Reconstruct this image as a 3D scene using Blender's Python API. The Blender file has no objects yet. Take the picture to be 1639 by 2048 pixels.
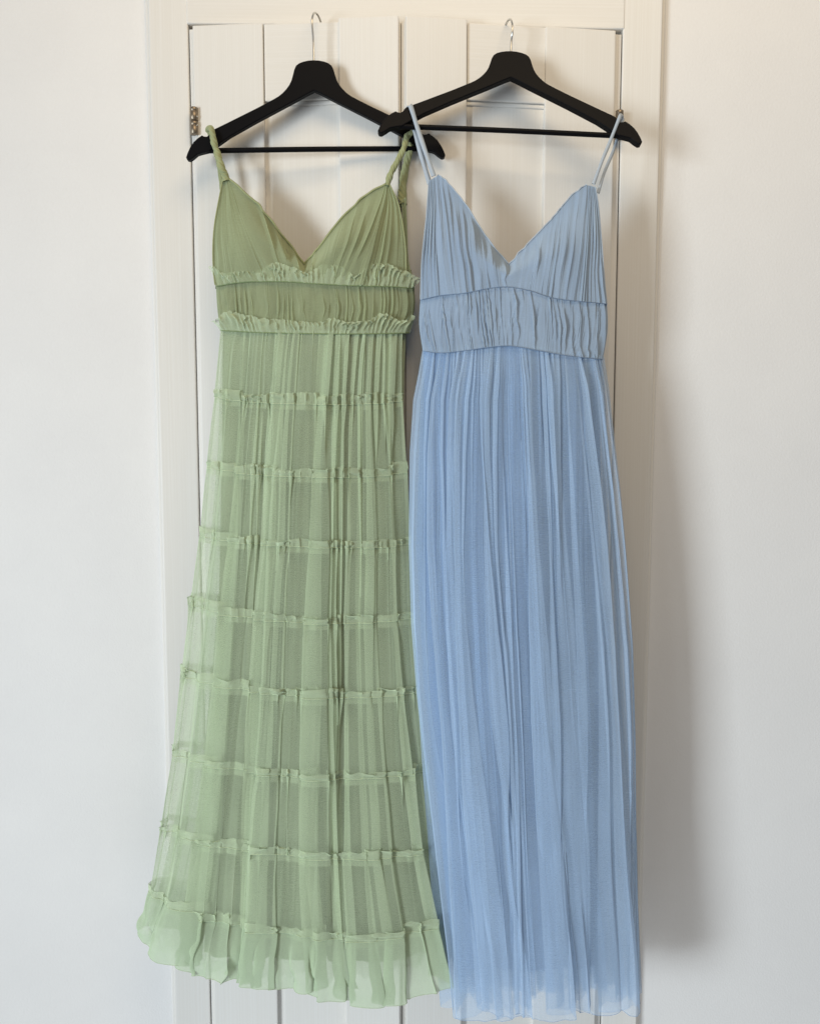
import bpy, bmesh, math, random
import numpy as np
from mathutils import Vector, Matrix, noise as mnoise
random.seed(5)
SC = bpy.context.scene
COL = SC.collection
R_ = math.radians

# ------------------------------------------------------------ camera
VT = 0.62
FPX = 1024 / VT
YAW, PITCH, DIST, CAMZ = R_(1.4), R_(5.1), 1.5, 1.35
fw = np.array([math.sin(YAW) * math.cos(PITCH), math.cos(YAW) * math.cos(PITCH), -math.sin(PITCH)])
rt = np.array([math.cos(YAW), -math.sin(YAW), 0.0])
up = np.cross(rt, fw)
CP = np.array([0, -DIST, CAMZ])
cam = bpy.data.cameras.new('camera')
cam.sensor_fit = 'VERTICAL'; cam.sensor_height = 24; cam.lens = 12 / VT
cam.clip_start = 0.05; cam.clip_end = 50
camo = bpy.data.objects.new('camera', cam); COL.objects.link(camo)
camo.matrix_world = Matrix(((rt[0], up[0], -fw[0], CP[0]), (rt[1], up[1], -fw[1], CP[1]), (rt[2], up[2], -fw[2], CP[2]), (0, 0, 0, 1)))
SC.camera = camo

def P(px, py, y):
    """photograph position + real depth y -> place in the room (metres)"""
    px = np.asarray(px, float); py = np.asarray(py, float); y = np.asarray(y, float)
    a = (px - 819.5) / FPX; b = (1024 - py) / FPX
    d = fw + a[..., None] * rt + b[..., None] * up
    t = (y - CP[1]) / d[..., 1]
    return CP + d * t[..., None]

# ------------------------------------------------------------ world, lamps, exposure
w = bpy.data.worlds.new('World'); SC.world = w; w.use_nodes = True
bg = w.node_tree.nodes['Background']
bg.inputs[0].default_value = (0.93, 0.96, 1.0, 1); bg.inputs[1].default_value = 0.215

def area(name, loc, target, sx, sy, power, color, spread=180):
    l = bpy.data.lights.new(name, 'AREA'); l.shape = 'RECTANGLE'; l.size = sx; l.size_y = sy
    l.energy = power; l.color = color; l.spread = R_(spread)
    o = bpy.data.objects.new(name, l); COL.objects.link(o); o.location = loc
    d = Vector(target) - Vector(loc); o.rotation_euler = d.to_track_quat('-Z', 'Y').to_euler()
    return o
area('window_light', (-3.3, -3.3, 0.95), (0.75, 0, 0.95), 1.1, 1.8, 37, (0.86, 0.945, 1.0), 80)
area('low_fill_light', (0.2, -0.9, -0.45), (0.1, 0, 0.3), 2.0, 0.5, 3.6, (0.84, 0.93, 1.0))  # added cool fill that brightens the lower doors, in place of floor bounce
area('ceiling_bounce_light', (0.3, -1.3, 3.0), (0.1, 0, 1.9), 1.4, 0.8, 19, (1.0, 0.78, 0.50))
SC.view_settings.view_transform = 'Standard'; SC.view_settings.look = 'None'
SC.view_settings.gamma = 1; SC.view_settings.exposure = 0
SC.render.engine = 'CYCLES'
SC.cycles.transparent_max_bounces = 28
SC.cycles.max_bounces = 6; SC.cycles.diffuse_bounces = 3; SC.cycles.transmission_bounces = 3
SC.cycles.use_denoising = True

# ------------------------------------------------------------ materials
class NT:
    def __init__(s, name):
        s.m = bpy.data.materials.new(name); s.m.use_nodes = True; s.t = s.m.node_tree; s.t.nodes.clear()
        s.out = s.n('ShaderNodeOutputMaterial')
    def n(s, typ, ins=None, **kw):
        nd = s.t.nodes.new(typ)
        for k, v in kw.items(): setattr(nd, k, v)
        for k, v in (ins or {}).items(): s.set(nd, k, v)
        return nd
    def set(s, nd, k, v):
        if isinstance(v, bpy.types.NodeSocket): s.t.links.new(v, nd.inputs[k])
        else: nd.inputs[k].default_value = v
    def math(s, op, a, b=0.0, c=None):
        nd = s.n('ShaderNodeMath', operation=op); s.set(nd, 0, a); s.set(nd, 1, b)
        if c is not None: s.set(nd, 2, c)
        return nd.outputs[0]
    def coords(s, scale, rot=(0, 0, 0), obj=True):
        tc = s.n('ShaderNodeTexCoord'); mp = s.n('ShaderNodeMapping', {'Scale': scale, 'Rotation': rot})
        s.t.links.new(tc.outputs['Object' if obj else 'UV'], mp.inputs['Vector']); return mp.outputs[0]
    def mixcol(s, f, a, b):
        nd = s.n('ShaderNodeMix', data_type='RGBA'); s.set(nd, 0, f); s.set(nd, 6, a); s.set(nd, 7, b); return nd.outputs[2]

def wood_paint(name, horizontal=False, col=(0.80, 0.785, 0.755)):
    k = NT(name)
    sc1 = (3, 3, 330) if horizontal else (330, 3, 2.2)
    sc2 = (6, 6, 620) if horizontal else (620, 6, 5)
    sc3 = (0.8, 1, 40) if horizontal else (40, 1, 0.6)
    a = k.n('ShaderNodeTexNoise', {'Vector': k.coords(sc1), 'Scale': 1.0, 'Detail': 3.0}).outputs[0]
    b = k.n('ShaderNodeTexNoise', {'Vector': k.coords(sc2), 'Scale': 1.0, 'Detail': 2.0}).outputs[0]
    c = k.n('ShaderNodeTexNoise', {'Vector': k.coords(sc3), 'Scale': 1.0, 'Detail': 2.0}).outputs[0]
    amp = k.math('MULTIPLY_ADD', c, 0.3, 0.85)
    h = k.math('MULTIPLY', k.math('MULTIPLY_ADD', b, 0.5, a), amp)
    f = k.math('MINIMUM', k.math('MAXIMUM', k.math('MULTIPLY', k.math('SUBTRACT', h, 0.62), 1.8), 0.0), 1.0)
    blot = k.n('ShaderNodeTexNoise', {'Vector': k.coords((3, 3, 2.5)), 'Scale': 1.0, 'Detail': 3.0}).outputs[0]
    c1 = k.mixcol(blot, (*[x * 0.965 for x in col], 1), (*col, 1))
    dark = k.mixcol(f, (col[0] * 0.93, col[1] * 0.92, col[2] * 0.90, 1), c1)
    bump = k.n('ShaderNodeBump', {'Height': h, 'Strength': 0.28, 'Distance': 0.0006})
    p = k.n('ShaderNodeBsdfPrincipled', {'Base Color': dark, 'Roughness': 0.48, 'Normal': bump.outputs[0]})
    p.inputs['Specular IOR Level'].default_value = 0.35
    k.t.links.new(p.outputs[0], k.out.inputs[0]); return k.m

def plaster():
    k = NT('white_wall_paint')
    a = k.n('ShaderNodeTexNoise', {'Vector': k.coords((260, 260, 260)), 'Scale': 1.0, 'Detail': 4.0}).outputs[0]
    b = k.n('ShaderNodeTexNoise', {'Vector': k.coords((5, 5, 5)), 'Scale': 1.0, 'Detail': 8.0, 'Roughness': 0.65}).outputs[0]
    s = k.n('ShaderNodeTexVoronoi', {'Vector': k.coords((5.5, 5.5, 5.5)), 'Scale': 1.0}).outputs['Distance']
    speck = k.math('LESS_THAN', s, 0.012)
    c = k.mixcol(b, (0.745, 0.735, 0.728, 1), (0.83, 0.82, 0.805, 1))
    c = k.mixcol(speck, c, (0.5, 0.47, 0.44, 1))
    bump = k.n('ShaderNodeBump', {'Height': a, 'Strength': 0.5, 'Distance': 0.0008})
    p = k.n('ShaderNodeBsdfPrincipled', {'Base Color': c, 'Roughness': 0.75, 'Normal': bump.outputs[0]})
    k.t.links.new(p.outputs[0], k.out.inputs[0]); return k.m

def tulle(name, col, cover, satur=0.0, trans=0.35, var=0.10):
    """woven net: each thread is opaque, so the cloth covers more where it is seen edge-on"""
    k = NT(name)
    geo = k.n('ShaderNodeNewGeometry')
    dot = k.n('ShaderNodeVectorMath', operation='DOT_PRODUCT')
    k.t.links.new(geo.outputs['Incoming'], dot.inputs[0]); k.t.links.new(geo.outputs['Normal'], dot.inputs[1])
    cs = k.math('MAXIMUM', k.math('ABSOLUTE', dot.outputs['Value']), 0.09)
    # moire between two nets: fine uneven ripples
    wv = k.n('ShaderNodeTexWave', {'Vector': k.coords((30, 30, 250)), 'Scale': 1.0, 'Distortion': 9.0, 'Detail': 2.0, 'Detail Scale': 1.4},
             bands_direction='Z').outputs['Fac']
    msk = k.n('ShaderNodeTexNoise', {'Vector': k.coords((22, 22, 6)), 'Scale': 1.0, 'Detail': 2.0}).outputs[0]
    msk = k.math('MINIMUM', k.math('MAXIMUM', k.math('MULTIPLY', k.math('SUBTRACT', msk, 0.45), 5.0), 0.0), 1.0)
    ns = k.n('ShaderNodeTexNoise', {'Vector': k.coords((30, 30, 9)), 'Scale': 1.0, 'Detail': 4.0}).outputs[0]
    fine = k.n('ShaderNodeTexNoise', {'Vector': k.coords((700, 700, 1000)), 'Scale': 1.0, 'Detail': 1.0}).outputs[0]
    cv = k.math('MULTIPLY_ADD', k.math('SUBTRACT', ns, 0.5), 0.30 * cover, cover)
    cv = k.math('ADD', cv, k.math('MULTIPLY', k.math('MULTIPLY', k.math('SUBTRACT', wv, 0.5), msk), var * 1.3))
    cv = k.math('ADD', cv, k.math('MULTIPLY', k.math('SUBTRACT', fine, 0.5), var * 1.8))
    clr = k.math('MINIMUM', k.math('MAXIMUM', k.math('SUBTRACT', 1.0, cv), 0.02), 0.98)
    alpha = k.math('SUBTRACT', 1.0, k.math('POWER', clr, k.math('DIVIDE', 1.0, cs)))
    ccol = k.mixcol(ns, (*[x * 0.93 for x in col], 1), (*[min(1, x * 1.06) for x in col], 1))
    # round threads catch light from the room whichever way the net is folded: soften the shading normal
    m1 = k.n('ShaderNodeVectorMath', {0: geo.outputs['Normal']}, operation='SCALE'); m1.inputs['Scale'].default_value = 0.5
    m2 = k.n('ShaderNodeVectorMath', {0: m1.outputs[0], 1: (-0.25, -0.48, 0.05)}, operation='ADD')
    m3 = k.n('ShaderNodeVectorMath', {0: m2.outputs[0]}, operation='NORMALIZE')
    d = k.n('ShaderNodeBsdfDiffuse', {'Color': ccol, 'Normal': m3.outputs[0]}); t = k.n('ShaderNodeBsdfTranslucent', {'Color': ccol})
    mx = k.n('ShaderNodeMixShader', {0: trans}); k.t.links.new(d.outputs[0], mx.inputs[1]); k.t.links.new(t.outputs[0], mx.inputs[2])
    tr = k.n('ShaderNodeBsdfTransparent')
    fm = k.n('ShaderNodeMixShader', {0: alpha}); k.t.links.new(tr.outputs[0], fm.inputs[1]); k.t.links.new(mx.outputs[0], fm.inputs[2])
    k.t.links.new(fm.outputs[0], k.out.inputs[0]); return k.m

def cloth(name, col, rough=0.8, trans=0.12, grain=900):
    k = NT(name)
    a = k.n('ShaderNodeTexNoise', {'Vector': k.coords((grain, grain, grain)), 'Scale': 1.0, 'Detail': 1.0}).outputs[0]
    b = k.n('ShaderNodeTexNoise', {'Vector': k.coords((25, 25, 10)), 'Scale': 1.0, 'Detail': 3.0}).outputs[0]
    f = k.math('MULTIPLY_ADD', a, 0.5, k.math('MULTIPLY', b, 0.5))
    c = k.mixcol(f, (*[x * 0.86 for x in col], 1), (*[min(1, x * 1.1) for x in col], 1))
    bump = k.n('ShaderNodeBump', {'Height': a, 'Strength': 0.3, 'Distance': 0.0004})
    d = k.n('ShaderNodeBsdfPrincipled', {'Base Color': c, 'Roughness': rough, 'Normal': bump.outputs[0]})
    d.inputs['Specular IOR Level'].default_value = 0.15; d.inputs['Sheen Weight'].default_value = 0.15
    t = k.n('ShaderNodeBsdfTranslucent', {'Color': c})
    mx = k.n('ShaderNodeMixShader', {0: trans}); k.t.links.new(d.outputs[0], mx.inputs[1]); k.t.links.new(t.outputs[0], mx.inputs[2])
    k.t.links.new(mx.outputs[0], k.out.inputs[0]); return k.m

def simple(name, col, rough, metal=0.0, spec=0.5, bumps=0.0, scale=200):
    k = NT(name)
    a = k.n('ShaderNodeTexNoise', {'Vector': k.coords((scale,) * 3), 'Scale': 1.0, 'Detail': 3.0}).outputs[0]
    c = k.mixcol(a, (*[x * 0.88 for x in col], 1), (*[min(1, x * 1.1) for x in col], 1))
    p = k.n('ShaderNodeBsdfPrincipled', {'Base Color': c, 'Roughness': rough, 'Metallic': metal})
    p.inputs['Specular IOR Level'].default_value = spec
    if bumps:
        b = k.n('ShaderNodeBump', {'Height': a, 'Strength': bumps, 'Distance': 0.0004}); k.t.links.new(b.outputs[0], p.inputs['Normal'])
    k.t.links.new(p.outputs[0], k.out.inputs[0]); return k.m

M_wall = plaster()
M_woodv = wood_paint('cream_painted_wood_upright'); M_woodh = wood_paint('cream_painted_wood_level', True)
M_dark = simple('closet_shade', (0.05, 0.045, 0.04), 0.9)  # near-black colour paints the shade inside the closet
M_black = simple('matte_black_wood', (0.0030, 0.0030, 0.004), 0.5, spec=0.10, bumps=0.1, scale=120)
M_steel = simple('hook_steel', (0.62, 0.61, 0.58), 0.28, 1.0)
M_hinge = simple('brushed_nickel', (0.27, 0.22, 0.165), 0.42, 0.8)
GREEN = (0.66, 0.765, 0.54); BLUE = (0.57, 0.73, 0.93)
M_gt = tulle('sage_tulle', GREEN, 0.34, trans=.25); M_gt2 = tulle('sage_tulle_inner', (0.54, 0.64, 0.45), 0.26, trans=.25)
M_gr = tulle('sage_ruffle_tulle', (0.67, 0.77, 0.54), 0.44, trans=.25)
M_gh = tulle('sage_hem_tulle', (0.60, 0.72, 0.51), 0.60, trans=.25)
M_gb = tulle('sage_bodice_tulle', (0.54, 0.60, 0.38), 0.46)
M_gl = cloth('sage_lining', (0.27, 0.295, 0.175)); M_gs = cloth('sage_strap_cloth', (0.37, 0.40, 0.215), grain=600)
M_gstitch = simple('pale_elastic_stitch', (0.60, 0.68, 0.46), 0.8)
M_gseam = simple('sage_seam_shade', (0.19, 0.25, 0.12), 0.9)  # darker than the cloth: shade of the seam crease put into the colour
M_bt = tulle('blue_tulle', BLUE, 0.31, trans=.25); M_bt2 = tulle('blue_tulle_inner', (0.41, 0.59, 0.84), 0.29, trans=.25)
M_bb = tulle('blue_bodice_tulle', (0.43, 0.535, 0.66), 0.70, trans=0.2)
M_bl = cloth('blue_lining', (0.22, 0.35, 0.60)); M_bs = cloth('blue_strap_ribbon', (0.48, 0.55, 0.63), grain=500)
M_bseam = simple('blue_seam_shade', (0.17, 0.24, 0.36), 0.9)  # dark tone paints the shaded crease along the seam

# ------------------------------------------------------------ object helpers
def tag(o, label=None, cat=None, group=None, kind=None):
    if label: o['label'] = label
    if cat: o['category'] = cat
    if group: o['group'] = group
    if kind: o['kind'] = kind
    return o
def empty(name, loc, label, cat, group=None):
    o = bpy.data.objects.new(name, None); o.empty_display_size = 0.05; COL.objects.link(o); o.location = loc
    bpy.context.view_layer.update()
    return tag(o, label, cat, group)
def link(name, me, mat, parent=None, smooth=False):
    me.materials.append(mat)
    if smooth: me.polygons.foreach_set('use_smooth', [True] * len(me.polygons))
    o = bpy.data.objects.new(name, me); COL.objects.link(o)
    if parent is not None:
        o.parent = parent; o.matrix_parent_inverse = parent.matrix_world.inverted()
    return o
def link_local(name, me, mat, parent, smooth=False):
    o = link(name, me, mat, None, smooth); o.parent = parent; return o
def box_me(name, x0, x1, y0, y1, z0, z1, bev=0.0, seg=2):
    bm = bmesh.new()
    vs = [bm.verts.new((x, y, z)) for x in (x0, x1) for y in (y0, y1) for z in (z0, z1)]
    for f in ((0, 1, 3, 2), (4, 6, 7, 5), (0, 4, 5, 1), (2, 3, 7, 6), (0, 2, 6, 4), (1, 5, 7, 3)): bm.faces.new([vs[i] for i in f])
    bmesh.ops.recalc_face_normals(bm, faces=bm.faces)
    if bev: bmesh.ops.bevel(bm, geom=list(bm.edges), offset=bev, segments=seg, profile=0.6, affect='EDGES')
    me = bpy.data.meshes.new(name); bm.to_mesh(me); bm.free(); return me
def grid_me(name, G, closed_u=False):
    nv, nu = G.shape[:2]
    idx = np.arange(nv * nu).reshape(nv, nu)
    if closed_u:
        a = idx[:-1]; b = np.roll(idx, -1, 1)[:-1]; c = np.roll(idx, -1, 1)[1:]; d = idx[1:]
    else:
        a = idx[:-1, :-1]; b = idx[:-1, 1:]; c = idx[1:, 1:]; d = idx[1:, :-1]
    q = np.stack([a, d, c, b], -1).reshape(-1, 4).astype(np.int32)
    me = bpy.data.meshes.new(name)
    me.vertices.add(nv * nu); me.vertices.foreach_set('co', G.reshape(-1).astype(np.float32))
    me.loops.add(q.size); me.loops.foreach_set('vertex_index', q.reshape(-1))
    me.polygons.add(len(q)); me.polygons.foreach_set('loop_start', np.arange(0, q.size, 4, dtype=np.int32))
    me.update(calc_edges=True); return me
def sheet(name, G, mat, parent):
    return link(name, grid_me(name, G), mat, parent, True)
def smooth_path(p, n):
    p = np.asarray(p, float)
    d = np.r_[0, np.cumsum(np.linalg.norm(np.diff(p, axis=0), axis=1))]; d /= d[-1]
    q = np.linspace(0, 1, n); k = np.clip(np.searchsorted(d, q, side='right') - 1, 0, len(p) - 2)
    e = np.vstack([2 * p[0] - p[1], p, 2 * p[-1] - p[-2]])
    t = ((q - d[k]) / (d[k + 1] - d[k]))[:, None]
    a, b, c, g = e[k], e[k + 1], e[k + 2], e[k + 3]
    return 0.5 * (2 * b + (c - a) * t + (2 * a - 5 * b + 4 * c - g) * t * t + (3 * b - a - 3 * c + g) * t ** 3)
def tube_grid(path, r, ns=10, prof=None):
    path = np.asarray(path, float); n = len(path); r = np.broadcast_to(np.asarray(r, float), (n,))
    T = np.gradient(path, axis=0); T /= np.linalg.norm(T, axis=1)[:, None] + 1e-12
    ref = np.array([0, 1.0, 0]); N = np.zeros_like(T); v = ref
    for i in range(n):
        v = v - T[i] * (v @ T[i]); 
        if np.linalg.norm(v) < 1e-3: v = np.array([1.0, 0, 0]) - T[i] * T[i][0]
        v = v / np.linalg.norm(v); N[i] = v
    Bn = np.cross(T, N); th = np.linspace(0, 2 * math.pi, ns, endpoint=False)
    rr = r[:, None] * (prof(np.linspace(0, 1, n)[:, None], th[None]) if prof else 1)
    return path[:, None] + (rr * np.cos(th))[..., None] * N[:, None] + (rr * np.sin(th))[..., None] * Bn[:, None]
def tube(name, path, r, mat, parent, ns=10, prof=None):
    return link(name, grid_me(name, tube_grid(path, r, ns, prof), True), mat, parent, True)

# ------------------------------------------------------------ walls and door frame
YC, YW = 0.004, 0.020       # faces of the frame and of the wall
ZB, ZT = -0.25, 2.55
def X(px, py=1024, y=0.0): return float(P(px, py, y)[0])
xfl, xfr = X(296, 0, YC), X(1325, 0, YC)
xil, xir = X(376, 60, YC), X(1245, 60, YC)
zh = float(P(600, 51, YC)[2])
for nm, a, b in (('wall_left', -1.6, xfl + 0.004), ('wall_right', xfr - 0.004, 1.8)):
    tag(link(nm, box_me(nm, a, b, YW, YW + 0.1, ZB, ZT + 0.4), M_wall), kind='structure')
tag(link('wall_above', box_me('wall_above', xfl + 0.004, xfr - 0.004, YW, YW + 0.1, 2.25, ZT + 0.4), M_wall), kind='structure')
tag(link('closet_interior', box_me('closet_interior', xil - 0.03, xir + 0.03, 0.40, 0.42, ZB, 2.3), M_dark), kind='structure')
fr = empty('door_frame', ((xil + xir) / 2, YC, ZB), 'cream painted wooden frame around the closet doors, boards left, right and above', 'door frame')
link('side_board', box_me('side_board', xfl, xil, YC, YC + 0.03, ZB, ZT, 0.003, 3), M_woodv, fr)
link('side_board', box_me('side_board', xir, xfr, YC, YC + 0.03, ZB, ZT, 0.003, 3), M_woodv, fr)
link('head_board', box_me('head_board', X(372.5, 20, YC), X(1249, 20, YC), YC - 0.0015, YC + 0.0285, zh, 2.3, 0.0035, 3), M_woodh, fr)
# outer strip (a stepped edge between board and wall)
link('edge_strip', box_me('edge_strip', xfr - 0.002, xfr + 0.008, YC + 0.009, YW + 0.02, ZB, ZT, 0.003, 3), M_woodv, fr)
link('edge_strip', box_me('edge_strip', xfl - 0.008, xfl + 0.002, YC + 0.009, YW + 0.02, ZB, ZT, 0.003, 3), M_woodv, fr)
# rebate behind the doors
link('rebate_strip', box_me('rebate_strip', xil - 0.02, xil + 0.006, YC + 0.032, YC + 0.06, ZB, zh + 0.02), M_woodv, fr)
link('rebate_strip', box_me('rebate_strip', xir - 0.006, xir + 0.02, YC + 0.032, YC + 0.06, ZB, zh + 0.02), M_woodv, fr)
link('rebate_strip', box_me('rebate_strip', xil, xir, YC + 0.032, YC + 0.06, zh - 0.006, zh + 0.03), M_woodh, fr)

# ------------------------------------------------------------ doors (built in the leaf's own plane, then swung open)
DOOR_A = R_(5.4)
hxl, hxr = xil + 0.0012, xir - 0.0012
midx = X(801.5, 60, -0.036)
ztop = zh - 0.0062
def door(hx, sgn, label):
    wid = (midx - hx) * sgn / math.cos(DOOR_A)
    d = empty('closet_door', (hx, 0.0, ZB), label, 'door', 'closet doors')
    d.rotation_euler = (0, 0, -sgn * DOOR_A)
    def add(name, x0, x1, y0, y1, z0, z1, bev, mat):
        a, b = (x0, x1) if sgn > 0 else (-x1, -x0)
        return link_local(name, box_me(name, a, b, y0, y1, z0 - ZB, z1 - ZB, bev, 2), mat, d)
    s = wid / 412.0                                   # leaf measured in photograph units from its hinge
    e = [0, 10, 147, 294, 408, 412] if sgn > 0 else [0, 15, 147, 293, 404, 412]
    add('backing_panel', 0.0004, wid - 0.0012, 0.0050, 0.018, ZB, ztop - 0.002, 0.001, M_woodv)
    add('stile', e[1] * s, e[2] * s, -0.0042, 0.0088, ZB, ztop, 0.0022, M_woodv)
    add('stile', e[3] * s, e[4] * s, -0.007 if sgn > 0 else -0.006, 0.0088, ZB, ztop + 0.0035, 0.0022, M_woodv)
    zr = float(P(600, 200, -0.02)[2])
    # the rail leaves a fine groove on its left side only
    r0, r1 = (e[2] * s + 0.0012, e[3] * s + 0.0015) if sgn > 0 else (e[2] * s - 0.0015, e[3] * s - 0.0012)
    p0, p1 = ((e[2] + 13) * s, e[3] * s + .001) if sgn > 0 else (e[2] * s - .001, (e[3] - 13) * s)
    add('top_rail', r0, r1, -0.0012, 0.0087, zr, ztop - 0.0005, 0.002, M_woodh)
    add('panel_bead', r0, r1, 0.0020, 0.0084, zr - 0.0075, zr - 0.0004, 0.0022, M_woodh)
    add('bottom_rail', r0, r1, -0.0012, 0.0087, ZB, ZB + 0.2, 0.002, M_woodh)
    add('panel', p0, p1, 0.0040, 0.0083, ZB + 0.2, zr - 0.008, 0.0012, M_woodv)
    return d
dl = door(hxl, 1, 'left cream painted closet door behind the green dress, hinged beside the left frame board')
dr = door(hxr, -1, 'right cream painted closet door behind the blue dress, hinged beside the right frame board')
def hinge(parent, hx, px, py0, py1):
    z1 = float(P(px, py0, -0.008)[2]); z0 = float(P(px, py1, -0.008)[2]); x = float(P(px, (py0 + py1) / 2, -0.008)[0])
    zs = [(z1, (z0 + z1) / 2 + .0006), ((z0 + z1) / 2 - .0006, z0)]
    pts, rs = [], []
    r = 0.0068
    for a, b in zs:
        L = a - b
        for z, q in ((a, 0.05), (a - .0001, 0.84), (a - .0009, 1), (a - L * .30, 1), (a - L * .31, .95), (a - L * .33, .95), (a - L * .34, 1), (b + .0009, 1), (b + .0001, .84), (b, .05)):
            pts.append((x, -0.008, z)); rs.append(r * q)
    h = link('hinge', grid_me('hinge', tube_grid(np.array(pts), rs, 28), True), M_hinge, parent)
    for z in (z1 - .016, z0 + .016):
        bm = bmesh.new(); bmesh.ops.create_uvsphere(bm, u_segments=12, v_segments=8, radius=0.0017)
        bmesh.ops.translate(bm, verts=bm.verts, vec=(x + (0.0058 if px < 800 else -0.0058), -0.0105, z))
        me = bpy.data.meshes.new('screw'); bm.to_mesh(me); bm.free(); link('screw', me, M_steel, h, True)
    return h
bpy.context.view_layer.update()
hinge(dl, hxl, 388.5, 215, 270); hinge(dr, hxr, 1237.5, 221, 279)

# ------------------------------------------------------------ hangers
K = 1 / 1147.0
def hanger(loc, tilt, pitch, hook_dir, hook_h, rad, label):
    h = empty('clothes_hanger', loc, label, 'hanger', 'black wooden hangers')
    half = [(0, 0), (10, .6), (20, 2.6), (28, 5.5), (34, 10), (37.5, 17), (40, 26), (43.5, 37), (48, 45.5), (54, 53), (61, 60), (69, 66), (79, 71.5), (92, 78), (110, 87), (140, 101),
            (170, 115), (192, 125), (198, 128), (202, 132), (204.5, 137), (209, 139.5), (214, 139), (218, 137), (226, 142), (235, 150), (242, 160), (247, 170), (250, 178),
            (248, 182.5), (243, 183.5), (236, 179), (228, 172.5), (221, 170.5), (205, 167), (183, 152), (165, 140), (148, 131), (110, 111), (92, 102), (60, 86), (36, 74), (12, 61.5), (0, 56)]
    pts = [(x * K, -y * K) for x, y in half] + [(-x * K, -y * K) for x, y in reversed(half[1:-1])]
    bm = bmesh.new(); T = 0.0062
    vf = [bm.verts.new((x, -T, z)) for x, z in pts]; vb = [bm.verts.new((x, T, z)) for x, z in pts]
    n = len(pts)
    f1 = bm.faces.new(vf); f2 = bm.faces.new(list(reversed(vb)))
    for i in range(n): bm.faces.new((vf[i], vb[i], vb[(i + 1) % n], vf[(i + 1) % n]))
    bmesh.ops.recalc_face_normals(bm, faces=bm.faces)
    rim = [e for e in bm.edges if f1 in e.link_faces or f2 in e.link_faces]
    bmesh.ops.bevel(bm, geom=rim, offset=0.0017, segments=3, profile=0.5, affect='EDGES')
    me = bpy.data.meshes.new('body'); bm.to_mesh(me); bm.free()
    o = link_local('body', me, M_black, h)
    def loc_tube(name, path, r, mat, ns=12):
        return link_local(name, grid_me(name, tube_grid(path, r, ns), True), mat, h, True)
    bar = np.array([(-222 * K, 0, -(164) * K), (0, 0, -(163) * K), (222 * K, 0, -(164) * K)])
    loc_tube('trouser_bar', smooth_path(bar, 12), 0.0043, M_black, 16)
    Hh = hook_h * K
    zb = min(.03, (Hh - rad) * .6); p = [(0, 0, -.012), (0, 0, .004), (0, 0, zb)]
    # a slight outward belly, then the round over the door top
    zc = Hh - rad
    p += [(0, -0.002, zb + (zc - zb) * .55)]
    for a in np.linspace(-10, 172, 12):
        p.append((0, rad - rad * math.cos(R_(a)) - 0.0035 * (1 - max(0, a) / 172), zc + rad * math.sin(R_(a))))
    p.append((0, 2 * rad, zc - 0.004))
    c, s = math.cos(hook_dir), math.sin(hook_dir)
    path = np.array([(y * s, y * c, z) for _, y, z in p])
    cp, sp = math.cos(pitch), math.sin(pitch)     # the hook stays upright when the body swings out
    path = np.stack([path[:, 0], path[:, 1] * cp + path[:, 2] * sp, -path[:, 1] * sp + path[:, 2] * cp], -1)
    loc_tube('hook', smooth_path(path, 70), 0.0017, M_steel, 10)
    h.rotation_euler = (pitch, -tilt, 0)
    bpy.context.view_layer.update()
    return h
HY1, HY2, HA2 = -0.051, -0.0545, -0.084
hg1 = hanger(tuple(P(627.5, 123, HY1)), R_(1.0), 0, R_(15), 99, .0265, 'lower black wooden clothes hanger carrying the green dress on the left door')
hg2 = hanger(tuple(P(1021, 106.5, HY2)), R_(-1.9), R_(-14), R_(-10), 73, .0285, 'higher black wooden clothes hanger carrying the blue dress on the right door')

# ------------------------------------------------------------ cloth helpers
def sstep(a, b, x):
    t = np.clip((x - a) / (b - a), 0, 1); return t * t * (3 - 2 * t)
def vnoise(u, v, nu, nv, seed):
    g = np.random.RandomState(seed).rand(nv + 3, nu + 3) * 2 - 1
    x = np.clip(u, 0, 1) * nu; y = np.clip(v, 0, 1) * nv
    i = np.minimum(x.astype(int), nu); j = np.minimum(y.astype(int), nv)
    fx = x - i; fy = y - j; fx = fx * fx * (3 - 2 * fx); fy = fy * fy * (3 - 2 * fy)
    return (g[j, i] * (1 - fx) + g[j, i + 1] * fx) * (1 - fy) + (g[j + 1, i] * (1 - fx) + g[j + 1, i + 1] * fx) * fy
class Fold:
    """a row of folds of uneven width that wander a little on their way down"""
    def __init__(s, n, seed, uneven=0.6, wander=0.5, cum=None, sharp=1.0, lean=0.5):
        s.even = cum is not None
        r = np.random.RandomState(seed)
        if cum is None:
            wd = np.exp(uneven * 0.85 * r.randn(n)); wd = np.clip(wd, .2, 3.5); cum = np.r_[0, np.cumsum(wd) / wd.sum()]
        s.cum = np.asarray(cum); s.n = len(s.cum) - 1; s.seed = seed; s.wander = wander; s.sharp = sharp; s.lean = lean
    def __call__(s, u, v):
        ph = np.interp(u, s.cum, np.arange(s.n + 1))
        ph = ph + s.wander * vnoise(u, v, max(3, s.n // 2), 4, s.seed + 1) * (0.3 + 0.35 * v)
        a = 2 * np.pi * ph
        m = (0.80 + 0.22 * vnoise(u, v, s.n, 2, s.seed + 2)) if s.even else (0.62 + 0.55 * vnoise(u, v, s.n, 2, s.seed + 2))
        c = np.abs(np.sin(a / 2)) ** s.sharp          # 0 in the valley, 1 on the crest
        return m * c, m * np.sin(a) * s.lean
def cv(pts, n=None, smooth=True):
    p = np.asarray(pts, float)
    q = smooth_path(p, 60) if smooth and len(p) > 2 else p
    d = np.r_[0, np.cumsum(np.linalg.norm(np.diff(q, axis=0), axis=1))]; d /= d[-1]
    return lambda t: np.stack([np.interp(t, d, q[:, 0]), np.interp(t, d, q[:, 1])], -1)
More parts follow.
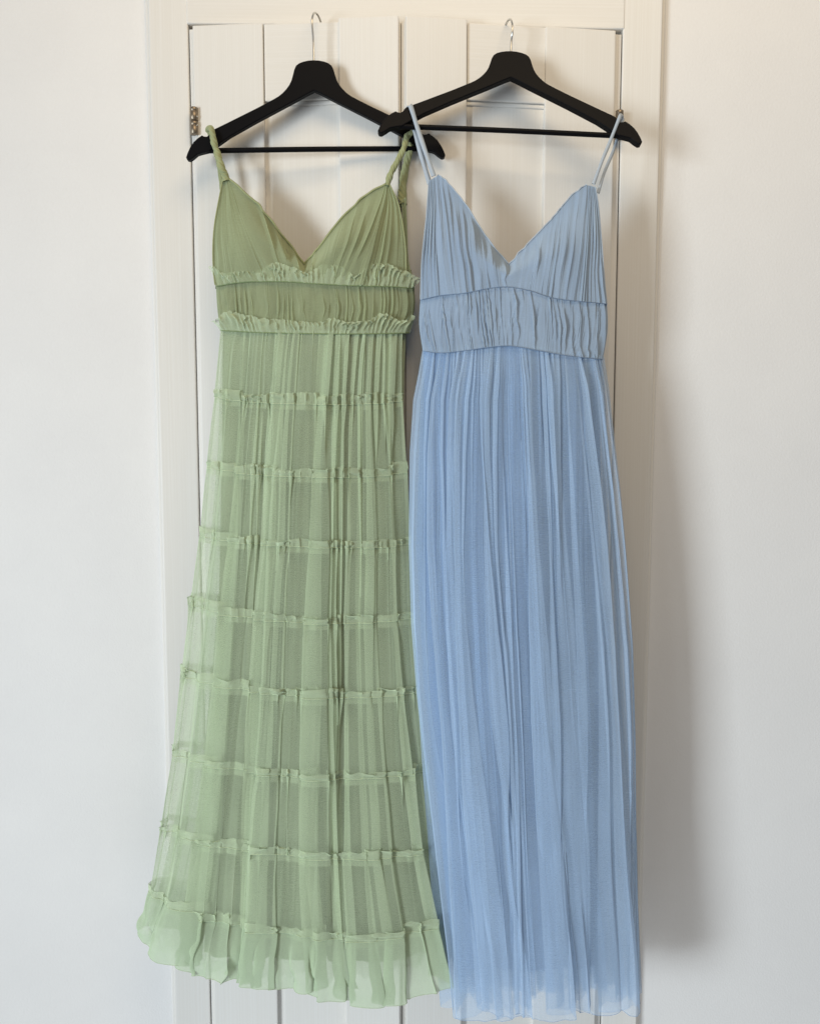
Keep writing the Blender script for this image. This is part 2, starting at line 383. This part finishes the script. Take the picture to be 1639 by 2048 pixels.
def cvx(pts):
    """curve with explicit parameter: (t, x, y)"""
    p = np.asarray(pts, float)
    return lambda t: np.stack([np.interp(t, p[:, 0], p[:, 1]), np.interp(t, p[:, 0], p[:, 2])], -1)
def coons(L, R, T, B, U, V):
    u1 = U[0]; v1 = V[:, 0]
    t = T(u1)[None]; b = B(u1)[None]; l = L(v1)[:, None]; r = R(v1)[:, None]
    Ue, Ve = U[..., None], V[..., None]
    c00, c10, c01, c11 = T(np.array([0.]))[0], T(np.array([1.]))[0], B(np.array([0.]))[0], B(np.array([1.]))[0]
    return (1 - Ve) * t + Ve * b + (1 - Ue) * l + Ue * r - ((1 - Ue) * (1 - Ve) * c00 + Ue * (1 - Ve) * c10 + (1 - Ue) * Ve * c01 + Ue * Ve * c11)
def uv(nu, nv): return np.meshgrid(np.linspace(0, 1, nu), np.linspace(0, 1, nv))
def edge_fade(U, w=0.02): return sstep(0, w, U) * sstep(0, w, 1 - U)
def ruffle(name, row, height, out, n, amp, mat, parent, seed, nv=7, updir=1, lean=0.0, outx=0.0, irregular=0.5):
    """a gathered frill standing on a seam; row = the seam in space"""
    nu = min(1500, n * 9)
    t = np.linspace(0, 1, nu); k = np.linspace(0, 1, len(row))
    base = np.stack([np.interp(t, k, row[:, i]) for i in range(3)], -1)
    U, V = uv(nu, nv)
    f = Fold(n, seed, irregular, 0.7, sharp=.8, lean=.55); g, tn = f(U, V)
    f2 = Fold(int(n * 2.3), seed + 9, irregular, 0.7); g2, tn2 = f2(U, V)
    hh = height * (1 + 0.38 * vnoise(U, V * 0, max(4, n // 3), 1, seed + 5))
    side = np.linspace(-1, 1, nu)[None] * outx
    G = base[None] + np.stack([side * V ** 1.2 + (amp * tn * .9 + amp * .3 * tn2) * (V * .75 + .25) + lean * hh * V,
                               -out * V ** .8 * (0.6 + .5 * g) - amp * (g - .5) * (.55 * V + .45) - amp * .3 * (g2 - .5) * V,
                               updir * hh * V * (1 - .25 * g)], -1)
    return sheet(name, G, mat, parent)
def lowfreq_side(U, e): return np.sin(np.pi * np.clip(U, 0, 1)) ** e

# ============================================================ GREEN DRESS
GY = -0.075
g = empty('green_dress', tuple(P(625, 668, GY)), 'long sage green sleeveless tulle dress with ruffled tiers on the lower hanger', 'dress', 'tulle dresses')
seams = [
    [(443, 656), (530, 660), (620, 661), (720, 661), (812, 659)],
    [(432, 792), (480, 803), (620, 809), (740, 808), (806, 800)],
    [(419, 934), (500, 948), (640, 954), (740, 953), (810, 943)],
    [(408, 1068), (470, 1083), (620, 1093), (740, 1094), (815, 1084)],
    [(390, 1203), (450, 1224), (560, 1240), (700, 1245), (818, 1232)],
    [(375, 1342), (430, 1363), (560, 1385), (700, 1392), (828, 1378)],
    [(356, 1495), (420, 1520), (560, 1546), (700, 1552), (840, 1532)],
    [(334, 1640), (410, 1676), (540, 1700), (690, 1708), (856, 1686)],
    [(310, 1765), (370, 1812), (480, 1846), (600, 1862), (740, 1864), (886, 1812)],
    [(285, 1852), (335, 1908), (450, 1950), (570, 1970), (740, 1972), (904, 1905)]]
lobes = [0, .157, .298, .557, .643, 1.0]
fL = Fold(5, 11, cum=lobes, sharp=0.55, lean=-.85, wander=0.06)
fM = Fold(18, 23, 0.75, 0.22, sharp=0.7, lean=-1.25)
fS = Fold(36, 37, 0.9, 0.3, sharp=0.7, lean=1.2)
def gdepth(vg): return 0.038 + 0.018 * vg
def gfold(U, vg, front=True):
    a, at = fL(U if front else 1 - U, vg); b, bt = fM(U if front else (U * .93 + .03), vg); c, ct = fS(U, vg)
    AL = 0.007 + 0.048 * vg ** 1.1; AM = 0.005 + 0.011 * vg; AS = .0072 * sstep(-.6, .3, vnoise(U, vg, 9, 3, 91))
    w = edge_fade(U, .03)
    d = (AL * (a - .28) + AM * (b - .35) + AS * (c - .4)) * w
    x = (AL * at * .8 + AM * bt + AS * ct) * w
    return d, x
def gbase(U, vg): return GY - gdepth(vg) * lowfreq_side(U, 0.75)
NU = 820
rows_front = []
nt = len(seams) - 1
g_skirt = empty('skirt', (0, 0, 0), None, None) if False else None
for i in range(nt):
    nv = 26
    U, V = uv(NU, nv)
    vg0 = ((i + V) / nt)
    T = cv(seams[i]); B = cv(seams[i + 1])
    l0, l1, r0, r1 = seams[i][0], seams[i + 1][0], seams[i][-1], seams[i + 1][-1]
    Lc = cv([l0, l1]); Rc = cv([r0, r1])
    px = coons(Lc, Rc, T, B, U, V)
    px[..., 0] = coons(Lc, Rc, cv([l0, r0]), cv([l1, r1]), U, V)[..., 0]
    W = P(px[..., 0], px[..., 1], gbase(U, vg0))
    d, x = gfold(U, vg0)
    if i == 0: d = d * (.4 + .6 * sstep(0, .4, V))
    # gathers below this seam and above the next
    fg = Fold(40, 100 + i, .9, .5, sharp=1.0, lean=.8); gg, gt = fg(U, V * .6)
    top = np.exp(-V * (4.0 if i < nt - 1 else 1.3)) * (1 if i < nt - 1 else 1.5); bot = np.exp(-(1 - V) * 11)
    ga = 0.0054 * top * (.5 + .5 * sstep(-.6, .6, vnoise(U, V * 0, 12, 1, 170 + i))) + 0.0024 * bot + .0003
    puff = (0.004 + (.008 if i == nt - 1 else 0)) * np.sin(np.pi * V ** .8)
    last = 0
    if i == nt - 1:
        fh = Fold(15, 61, .6, .3, sharp=.8, lean=-.9); h1, h2 = fh(U, V); last = 0.013 * V ** .8; lob = fL(U, vg0)[0]
        d = d + last * (h1 - .4) * edge_fade(U); x = x + last * h2 * edge_fade(U)
    W[..., 0] += x + ga * gt * edge_fade(U) * 1.0
    W[..., 1] -= d + (ga * (gg - .5) + puff * .6) * edge_fade(U)
    if i == nt - 1: W[..., 2] -= (0.005 * (h1 - .4) + .040 * (lob - .55)) * V * edge_fade(U, .06)
    s_ = sheet('skirt_tier', W, M_gh if i == nt - 1 else M_gt, g)
    rows_front.append(W[0].copy())
    if i == nt - 1: tube('hem', W[-1][::3], 0.0006, M_gr, s_, 5)
    # folded seam allowance under each seam, double cloth
    if i > 0:
        al = W[:3].copy(); al[..., 1] += 0.0012
        sheet('seam_allowance', al, M_gt, s_)
        ruffle('tier_ruffle', W[0], 0.0145 + .0008 * (i % 3), 0.0035, 34 + 2 * i, 0.0042, M_gr, g, 300 + i)
        st = W[0][::2].copy(); st[:, 1] -= 0.0012
        tube('stitch_line', st, 0.0004, M_gstitch, s_, 5)
    # back of the tier
    Ub, Vb = uv(420, 16); vb = (i + Vb) / nt
    pb = coons(Lc, Rc, cv([l0, r0]), cv([l1, r1]), Ub, Vb)
    Wb = P(pb[..., 0], pb[..., 1], GY + 0 * Ub)
    d2, x2 = gfold(Ub, vb, False)
    fb = Fold(40, 140 + i, .8, .5, sharp=1.1, lean=.6); b1, b2 = fb(Ub, Vb)
    ab = .003 * np.exp(-Vb * 3) + .0006
    Wb[..., 0] += (x2 * .8 + ab * b2) * edge_fade(Ub); Wb[..., 1] += (0.022 * lowfreq_side(Ub, .6) * (1 - .3 * vb) - d2 * .45 * (1 - .2 * vb) - ab * b1) * edge_fade(Ub)
    Wb[..., 1] = np.minimum(Wb[..., 1], -0.047)
    sb = sheet('back_skirt_tier', Wb, M_gh if i == nt - 1 else M_gt, g)
    if i > 0: ruffle('back_ruffle', Wb[0][::-1], 0.0125, -0.003, 28, 0.0028, M_gr, g, 340 + i)
    if i == nt - 1: tube('hem', Wb[-1][::3], 0.0006, M_gr, sb, 5)
# inner tulle layer and lining
def tubular(name, Ls, Rs, mat, parent, yc, dfront, dback, folds, sag, NUu=520, NVv=170, wallclip=-0.044, backmat=None, hemwave=0.0):
    out = []
    for front in (True, False):
        U, V = uv(NUu if front else NUu // 2, NVv if front else NVv // 2)
        Lc, Rc = cvx(Ls), cvx(Rs)
        l = Lc(V[:, 0]); r = Rc(V[:, 0])
        px = l[:, None] * (1 - U[..., None]) + r[:, None] * U[..., None]
        sg = sag(V) * np.sin(np.pi * U) if front else 0
        yb = yc - dfront(V) * lowfreq_side(U, .7) if front else yc + 0 * U
        W = P(px[..., 0], px[..., 1] + sg, yb)
        d, x = folds(U, V, front); w_ = edge_fade(U, .025); rp = .3 + .7 * sstep(0, .07, V); d = d * rp; x = x * (.5 + .5 * rp)
        W[..., 0] += x * edge_fade(U, .09)
        if front: W[..., 1] -= d * w_
        else: W[..., 1] = np.minimum(W[..., 1] + (dback(V) * lowfreq_side(U, .6) - .6 * d) * w_, wallclip)
        if hemwave: W[..., 2] -= hemwave * sstep(.9, 1, V) * (d / (np.abs(d).max() + 1e-9)) 
        out.append(sheet(name if front else 'back_' + name, W, mat, parent))
        out[-1]['_'] = 0; del out[-1]['_']
        rows = W
        if front: fr_rows = W
    return out, fr_rows
def mkfold(parts):
    def f(U, V, front):
        d = 0; x = 0
        for fo, A in parts:
            a, t = fo(U if front else 1 - U, V); am = A(V)
            d = d + am * (a - .36); x = x + am * t
        return d, x
    return f
lin_L = [(0, 446, 648), (.2, 444, 900), (.45, 438, 1200), (.7, 428, 1500), (1, 408, 1905)]
lin_R = [(0, 808, 648), (.2, 800, 900), (.45, 803, 1200), (.7, 812, 1500), (1, 850, 1905)]
fl = mkfold([(Fold(5, 11, cum=lobes, sharp=.5, lean=-.3, wander=.06), lambda v: .005 + .022 * v), (Fold(13, 72, .6, .4, sharp=1.1, lean=.3), lambda v: .0025 + .002 * v)])
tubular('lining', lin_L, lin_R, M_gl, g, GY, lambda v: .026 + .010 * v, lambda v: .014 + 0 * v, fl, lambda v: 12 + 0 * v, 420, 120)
in_L = [(0, 444, 648), (.2, 436, 900), (.45, 412, 1200), (.7, 380, 1500), (1, 296, 1880)]
in_R = [(0, 810, 648), (.2, 806, 900), (.45, 812, 1200), (.7, 828, 1500), (1, 886, 1890)]
fi = mkfold([(Fold(5, 11, cum=lobes, sharp=.7, lean=-.5, wander=.1), lambda v: .003 + .016 * v), (Fold(12, 82, .8, .5, sharp=.8, lean=.7), lambda v: .005 + .008 * v), (Fold(27, 83, .8, .4, sharp=.9, lean=1.1), lambda v: .003 - .001 * v)])
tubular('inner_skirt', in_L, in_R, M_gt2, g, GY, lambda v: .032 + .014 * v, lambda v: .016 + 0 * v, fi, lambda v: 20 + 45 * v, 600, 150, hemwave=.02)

# waist band between the two big ruffles
def band(name, T, B, L, R, mat, parent, yb, n, amp, seed, lean=.8, slant=0.0, nu=700, nv=40, sharp=.9, under=None, n2=None):
    U, V = uv(nu, nv)
    px = coons(L, R, T, B, U, V)
    W = P(px[..., 0], px[..., 1], yb(U, V))
    f = Fold(n, seed, .8, .35, sharp=sharp, lean=lean); a, t = f(np.clip(U + slant * V, 0, 1), V)
    f2 = Fold(n2 or int(n * 2.1), seed + 7, .8, .5, sharp=1.2, lean=lean); b, t2 = f2(np.clip(U - slant * .6 * V, 0, 1), V)
    env = .55 + .45 * np.sin(np.pi * V) + 0 * U
    cr = vnoise(U, V, 26, 5, seed + 3)
    e = edge_fade(U, .02)
    W[..., 0] += (amp * t + amp * .3 * t2) * env * e
    W[..., 1] -= (amp * (a - .4) + amp * .3 * (b - .4) + amp * .15 * cr + .0005 * np.sin(np.pi * V)) * env * e
    return sheet(name, W, mat, parent), W
s1 = [(432, 573), (480, 565), (560, 563), (640, 568), (720, 572), (780, 573), (828, 577)]
s2 = [(441, 661), (520, 665), (600, 667), (700, 668), (818, 666)]
gby = lambda U, V: GY - 0.036 * lowfreq_side(U, .6)
Lb, Rb = cv([(432, 573), (435, 620), (441, 661)]), cv([(828, 577), (829, 615), (818, 666)])
band('waist_band', cv(s1), cv(s2), Lb, Rb, M_gb, g, gby, 26, .0050, 401, sharp=.7)
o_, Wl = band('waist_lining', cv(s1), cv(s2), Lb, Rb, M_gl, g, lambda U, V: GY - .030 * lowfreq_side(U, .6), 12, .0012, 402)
band('back_waist_band', cv([(432, 573), (630, 560), (828, 577)]), cv([(441, 661), (630, 655), (818, 666)]), Lb, Rb, M_gl, g, lambda U, V: GY + .014 * lowfreq_side(U, .5), 24, .002, 403)
def seam_path(pts, yb, off=.004, n=90):
    u = np.linspace(0, 1, n); p = cv(pts)(u); return P(p[:, 0], p[:, 1], yb(u, 0) - off)
r1 = seam_path(s1, gby); r2 = seam_path(s2, gby)
tube('seam', r1, .0009, M_gseam, g, 6); tube('seam', r2, .0009, M_gseam, g, 6)
ruffle('bodice_ruffle', r1, .028, .004, 40, .0058, M_gr, g, 501, 9, outx=.010, irregular=.4)
ruffle('bodice_ruffle', r2, .026, .005, 37, .0062, M_gr, g, 502, 9, outx=.014, irregular=.4)

# cups: tulle gathered at the strap over a padded lining
def cup(apexL, apexR, outer, neck, bottom, mirror, seed, mats, yb, bulge_c, names, n=13, amp=.0042, parent=g, ap=.5, nn=1.0, cupfrac=.75, pad=.012):
    """T runs over the gathered tip and then down the neckline; outer is the armhole edge"""
    res = []
    for k_, (mat, nm) in enumerate(zip(mats, names)):
        nu, nv = 420, 110
        U, V = uv(nu, nv)
        tipL, tipR = np.array(apexL, float), np.array(apexR, float)
        nk = cv(neck)
        def T(u):
            t = np.clip((u - ap) / (1 - ap), 0, 1)[:, None] ** nn
            a = tipL + (tipR - tipL) * np.clip(u / ap, 0, 1)[:, None]
            q = nk(t[:, 0])
            return np.where((u < ap)[:, None], a, q)
        end = np.array(neck[-1], float); be = np.array(bottom[-1], float)
        Bc = cv(bottom); ctr = cv([tuple(end), tuple(be)])
        if mirror: px = coons(ctr, cv(outer), (lambda u: T(1 - u)), (lambda u: Bc(1 - u)), U, V)
        else: px = coons(cv(outer), ctr, T, Bc, U, V)
        base = yb((px[..., 0]), V)
        cx, cy = bulge_c
        bl = np.exp(-(((px[..., 0] - cx) / 62) ** 2 + ((px[..., 1] - cy) / 68) ** 2))
        fo = Fold(n, seed + k_ * 5, .8, .3, sharp=.95, lean=.6); a, t = fo(U, V)
        fo2 = Fold(int(n * 2.3), seed + 50 + k_ * 5, .8, .5, sharp=1.0, lean=.5); b, t2 = fo2(U, V)
        am = amp * (1 if k_ == 0 else .15) * (.35 + .65 * sstep(0, .3, V)) * (1 - .2 * sstep(.5, 1, V)) * (.55 + .45 * vnoise(U, V, 8, 3, seed + 77) + .2)
        e = edge_fade(U, .03)
        W = P(px[..., 0], px[..., 1], base)
        W[..., 0] += (am * t + am * .25 * t2) * e
        W[..., 1] -= (am * (a - .3) + am * .25 * (b - .4)) * e + pad * bl - (0.003 if k_ else 0) * -1 * 0
        if k_: W[..., 1] += .003
        o = sheet(nm, W, mat, parent); res.append((o, W))
    return res
def ybody(xl, xr, yc, dp, e=.6):
    def f(px, V):
        u = np.clip((px - xl) / (xr - xl), 0.0, 1.0); return yc - dp * np.sin(np.pi * np.clip(u, .012, .988)) ** e * (.25 + .75 * sstep(0, .55, V))
    return f
gyb = ybody(424, 834, GY, .036)
c1 = cup((446, 358), (456, 357), [(446, 358), (438, 400), (430, 450), (427, 500), (428, 545), (431, 572)],
         [(456, 357), (480, 376), (515, 408), (550, 452), (580, 490), (608, 528)], [(431, 572), (480, 565), (560, 563), (609, 566)], False, 601, (M_gb, M_gl), gyb, (487, 500), ('cup', 'cup_lining'), n=9, amp=.0068, ap=.62, nn=1.2)
c2 = cup((779, 369), (771, 368), [(779, 369), (795, 405), (805, 450), (811, 500), (812, 545), (814, 574)],
         [(771, 368), (735, 388), (695, 425), (660, 466), (632, 502), (608, 528)], [(814, 574), (740, 572), (680, 569), (609, 566)], True, 621, (M_gb, M_gl), gyb, (705, 500), ('cup', 'cup_lining'), n=11, amp=.0068, ap=.6, nn=1.0)
def edgetube(name, W, mat, parent, r=.0011, off=.0012):
    p = W.copy(); p[:, 1] -= off; return tube(name, p, r, mat, parent, 6)
def bindings(c, ap, mirror, mat, rn, ra):
    o, W = c[0]; n = W.shape[1]; k = int(ap * n)
    edgetube('neckline_binding', (W[0, :n - k + 4] if mirror else W[0, k - 4:])[::3], mat, o, rn, 0)
    edgetube('armhole_binding', (W[:, -1] if mirror else W[:, 0])[::3], mat, o, ra, 0)
bindings(c1, .62, False, M_gs, .0019, .0012); bindings(c2, .6, True, M_gs, .0019, .0012)
# side wing and back of the bodice
U, V = uv(120, 60)
px = coons(cv([(806, 392), (812, 450), (816, 520), (828, 577)]), cv([(812, 390), (814, 450), (822, 520), (829, 578)]), cv([(806, 392), (812, 390)]), cv([(700, 577), (829, 578)]), U, V)
px = coons(cv([(803, 400), (806, 460), (800, 520), (770, 577)]), cv([(811, 396), (813, 450), (816, 520), (829, 578)]), cv([(803, 400), (811, 396)]), cv([(770, 577), (829, 578)]), U, V)
W = P(px[..., 0], px[..., 1], GY + .012 + 0 * U); a, t = Fold(9, 640, .7, .4)(U, V); W[..., 1] -= .004 * a; W[..., 0] += .002 * t
W[..., 1] -= .02 * sstep(.6, 1, V) * U
sheet('side_panel', W, M_gr, g); W2 = W.copy(); W2[..., 1] += .003; sheet('side_panel_lining', W2, M_gl, g)
U, V = uv(200, 30)
px = coons(cv([(431, 545), (431, 578)]), cv([(822, 540), (829, 578)]), cv([(431, 545), (620, 556), (822, 540)]), cv([(431, 578), (829, 578)]), U, V)
W = P(px[..., 0], px[..., 1], GY + .014 * lowfreq_side(U, .5)); a, t = Fold(40, 650)(U, V); W[..., 1] -= .002 * a; sheet('back_panel', W, M_gl, g)
# twisted rope straps
def rope(name, pts, r0, r1, mat, parent, twists=4, ns=36):
    path = smooth_path(np.array([P(a, b, c) for a, b, c in pts]), 200)
    t = np.linspace(0, 1, 200)
    wob = 1 + .05 * np.sin(t * 23 + r0 * 3000) + .04 * np.sin(t * 51)
    return tube(name, path, (r0 + (r1 - r0) * t) * wob, mat, parent, ns,
                lambda s, th: (1 + .10 * np.cos(2 * th + s * twists * 6.28) + .30 * (np.abs(np.sin(2.5 * th + s * twists * 9.42)) ** .45 - .7)) )
rope('strap', [(417, 262, HY1 + .011), (419, 257, HY1), (423, 260, HY1 - .010), (428, 285, HY1 - .014), (434, 305, HY1 - .014), (441, 330, -.082), (449, 348, -.080), (453, 362, -.079)], .0045, .0058, M_gs, g, 5)
rope('strap', [(831, 262, HY1 + .009), (829, 261, HY1 + .002), (822, 266, HY1 - .010), (813, 274, HY1 - .014), (809, 290, -.076), (802, 308, -.078), (790, 330, -.080), (780, 350, -.080), (774, 371, -.079)], .0044, .0046, M_gs, g, 6)
rope('strap', [(829, 262, HY1 + .006), (826, 275, HY1 + .013), (820, 297, -.047), (813, 325, -.047), (807, 355, -.048), (804, 385, -.052), (806, 410, -.058)], .0048, .0070, M_gs, g, 4)
rope('strap', [(418, 262, HY1 + .010), (424, 282, -.046), (436, 320, -.045), (446, 380, -.046), (452, 440, -.05), (452, 552, -.060)], .004, .0045, M_gs, g, 4)

# ============================================================ BLUE DRESS
BY = -0.112
b = empty('blue_dress', tuple(P(1028, 700, BY)), 'long pale blue sleeveless tulle dress with pleated bodice on the higher hanger', 'dress', 'tulle dresses')
BT = [(845, 702), (880, 706), (930, 701), (980, 694), (1020, 692), (1070, 700), (1130, 711), (1205, 719)]
BM = [(840, 600), (880, 591), (930, 586), (975, 577), (1015, 574), (1060, 582), (1110, 597), (1213, 608)]
bby = lambda U, V: BY - .034 * lowfreq_side(U, .6)
Lw, Rw = cv([(840, 600), (838, 650), (845, 702)]), cv([(1213, 608), (1214, 660), (1205, 719)])
band('waist_band', cv(BM), cv(BT), Lw, Rw, M_bb, b, bby, 32, .0042, 701, slant=-.03, sharp=1.0)
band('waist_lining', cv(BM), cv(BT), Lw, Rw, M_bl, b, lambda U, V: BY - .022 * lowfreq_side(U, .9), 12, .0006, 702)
band('back_waist_band', cv([(840, 600), (1213, 608)]), cv([(845, 702), (1205, 719)]), Lw, Rw, M_bl, b, lambda U, V: BY + .02 * lowfreq_side(U, .5), 24, .002, 703)
tube('seam', seam_path(BM, bby, .0030), .0006, M_bseam, b, 6); tube('seam', seam_path(BT, bby, .0030), .0006, M_bseam, b, 6)
# bodice halves
byb = ybody(834, 1216, BY, .034)
b1 = cup((857, 362), (876, 350), [(857, 362), (852, 430), (843, 520), (840, 600)], [(876, 350), (892, 362), (930, 408), (975, 478), (1017, 528)],
         [(840, 600), (880, 591), (930, 586), (975, 577), (1016, 574)], False, 721, (M_bb, M_bl), byb, (895, 510), ('bodice_half', 'bodice_lining'), n=14, amp=.0062, parent=b, ap=.36, nn=1.15, pad=.006)
b2 = cup((1190, 374), (1171, 369), [(1190, 374), (1196, 410), (1202, 480), (1208, 560), (1213, 608)], [(1171, 369), (1140, 393), (1100, 440), (1060, 482), (1017, 528)],
         [(1213, 608), (1110, 597), (1060, 582), (1016, 574)], True, 741, (M_bb, M_bl), byb, (1120, 510), ('bodice_half', 'bodice_lining'), n=16, amp=.0062, parent=b, ap=.36, nn=1.1, pad=.006)
bindings(b1, .36, False, M_bs, .0012, .0009); bindings(b2, .36, True, M_bs, .0012, .0009)
U, V = uv(200, 50)
px = coons(cv([(842, 520), (840, 600)]), cv([(1206, 520), (1213, 608)]), cv([(842, 520), (1020, 560), (1206, 520)]), cv([(840, 600), (1213, 608)]), U, V)
W = P(px[..., 0], px[..., 1], BY + .02 * lowfreq_side(U, .5)); a, t = Fold(30, 750)(U, V); W[..., 1] -= .002 * a; sheet('back_panel', W, M_bl, b)
# skirt layers
def bedge(Lp, Rp, y0, y1): pass
bl_o = [(0, 845, 696), (.04, 836, 750), (.08, 826, 800), (.16, 819, 905), (.3, 817, 1090), (.42, 822, 1250), (.52, 833, 1390), (.62, 848, 1520), (.72, 864, 1650), (.83, 880, 1790), (.92, 893, 1900), (1, 903, 1992)]
br_o = [(0, 1207, 712), (.05, 1217, 775), (.1, 1225, 850), (.2, 1240, 980), (.3, 1251, 1100), (.45, 1265, 1290), (.6, 1270, 1480), (.8, 1272, 1740), (1, 1276, 1972)]
blob = [0, .09, .20, .38, .58, .70, .88, 1.0]
fo_o = mkfold([(Fold(7, 801, cum=blob, sharp=.5, lean=-.85, wander=.12), lambda v: .006 + .038 * v ** .8),
               (Fold(16, 802, .9, .3, sharp=.65, lean=-1.2), lambda v: .004 + .010 * np.minimum(1, v * 1.8)),
               (Fold(33, 803, .9, .35, sharp=.7, lean=1.2), lambda v: .0046 * np.exp(-v * 1.8) + .0030),
               (Fold(66, 804, .9, .6, sharp=.9, lean=.9), lambda v: .0026 * np.exp(-v * 4) + .0006)])
_, FR = tubular('skirt', bl_o, br_o, M_bt, b, BY, lambda v: .030 + .010 * sstep(0, .05, v) + .024 * v, lambda v: .034 + 0 * v, fo_o, lambda v: -14 * (1 - v) ** 6 + 22 * v, 1000, 300, -.052, hemwave=.024)
tube('hem', FR[-1][::3], .0005, M_bt2, _[0], 5)
bl_i = [(0, 846, 685), (.1, 840, 830), (.3, 832, 1090), (.5, 846, 1370), (.72, 878, 1650), (1, 908, 1950)]
br_i = [(0, 1204, 700), (.1, 1212, 850), (.3, 1216, 1100), (.5, 1222, 1350), (.75, 1228, 1690), (1, 1234, 1945)]
fo_i = mkfold([(Fold(7, 801, cum=blob, sharp=.5, lean=-.5, wander=.12), lambda v: .005 + .026 * v ** .8), (Fold(14, 812, .8, .4, sharp=.7, lean=1.2), lambda v: .005 + .007 * v),
               (Fold(31, 813, .8, .5, sharp=.9, lean=1.2), lambda v: .004 * np.exp(-v * 2.5) + .0006)])
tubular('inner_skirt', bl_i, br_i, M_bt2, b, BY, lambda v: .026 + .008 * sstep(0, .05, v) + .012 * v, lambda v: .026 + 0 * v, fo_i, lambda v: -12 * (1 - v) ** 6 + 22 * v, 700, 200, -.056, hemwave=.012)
bl_l = [(0, 847, 683), (.1, 848, 830), (.3, 846, 1090), (.5, 858, 1370), (.72, 880, 1650), (1, 905, 1925)]
br_l = [(0, 1203, 698), (.1, 1199, 850), (.3, 1202, 1100), (.5, 1206, 1350), (.75, 1210, 1640), (1, 1214, 1915)]
fo_l = mkfold([(Fold(7, 801, cum=blob, sharp=.5, lean=-.3, wander=.12), lambda v: .006 + .024 * v ** .8), (Fold(17, 822, .6, .4, sharp=1.0, lean=.35), lambda v: .003 + .002 * v)])
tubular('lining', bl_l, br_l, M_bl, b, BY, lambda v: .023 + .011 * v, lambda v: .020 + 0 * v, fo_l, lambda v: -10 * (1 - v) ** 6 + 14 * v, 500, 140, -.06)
# ribbon straps
def ribbon(pts, wd, thick=.0009):
    path = smooth_path(np.array([P(a, c, d) for a, c, d in pts]), 60)
    T = np.gradient(path, axis=0); T /= np.linalg.norm(T, axis=1)[:, None]
    n_ = len(path); S = np.cross(T, np.tile([0, -1.0, 0], (n_, 1)));
    bad = np.linalg.norm(S, axis=1) < .35; S[bad] = [1, 0, 0]
    S /= np.linalg.norm(S, axis=1)[:, None]; S *= np.sign(S[:, :1] + 1e-9); Nn = np.cross(S, T); Nn /= np.linalg.norm(Nn, axis=1)[:, None]
    wv = wd * (1 + .08 * np.sin(np.linspace(0, 14, n_)))[:, None]
    c = [path - S * wv - Nn * thick, path + S * wv - Nn * thick, path + S * wv + Nn * thick, path - S * wv + Nn * thick]
    return link('strap', grid_me('strap', np.stack(c, 1), True), M_bs, b)
ribbon([(815, 222, HA2 + .012), (817, 215, HA2 + .005), (820, 211.5, HA2 - .004), (824, 222, HA2 - .0095), (835, 258, -.098), (850, 303, -.108), (867, 352, -.114)], .0036)
ribbon([(815, 222, HA2 + .010), (826, 252, -.079), (833, 276, -.095), (846, 325, -.104), (859, 368, -.108)], .0038)
ribbon([(1245, 236, HA2 + .012), (1243, 232, HA2 + .005), (1240, 230.5, HA2 - .004), (1236, 240, HA2 - .0095), (1217, 288, -.098), (1203, 322, -.108), (1186, 368, -.114)], .0027)
ribbon([(1245, 236, HA2 + .012), (1238, 262, -.078), (1225, 303, -.082), (1208, 344, -.098), (1195, 386, -.108)], .0025)
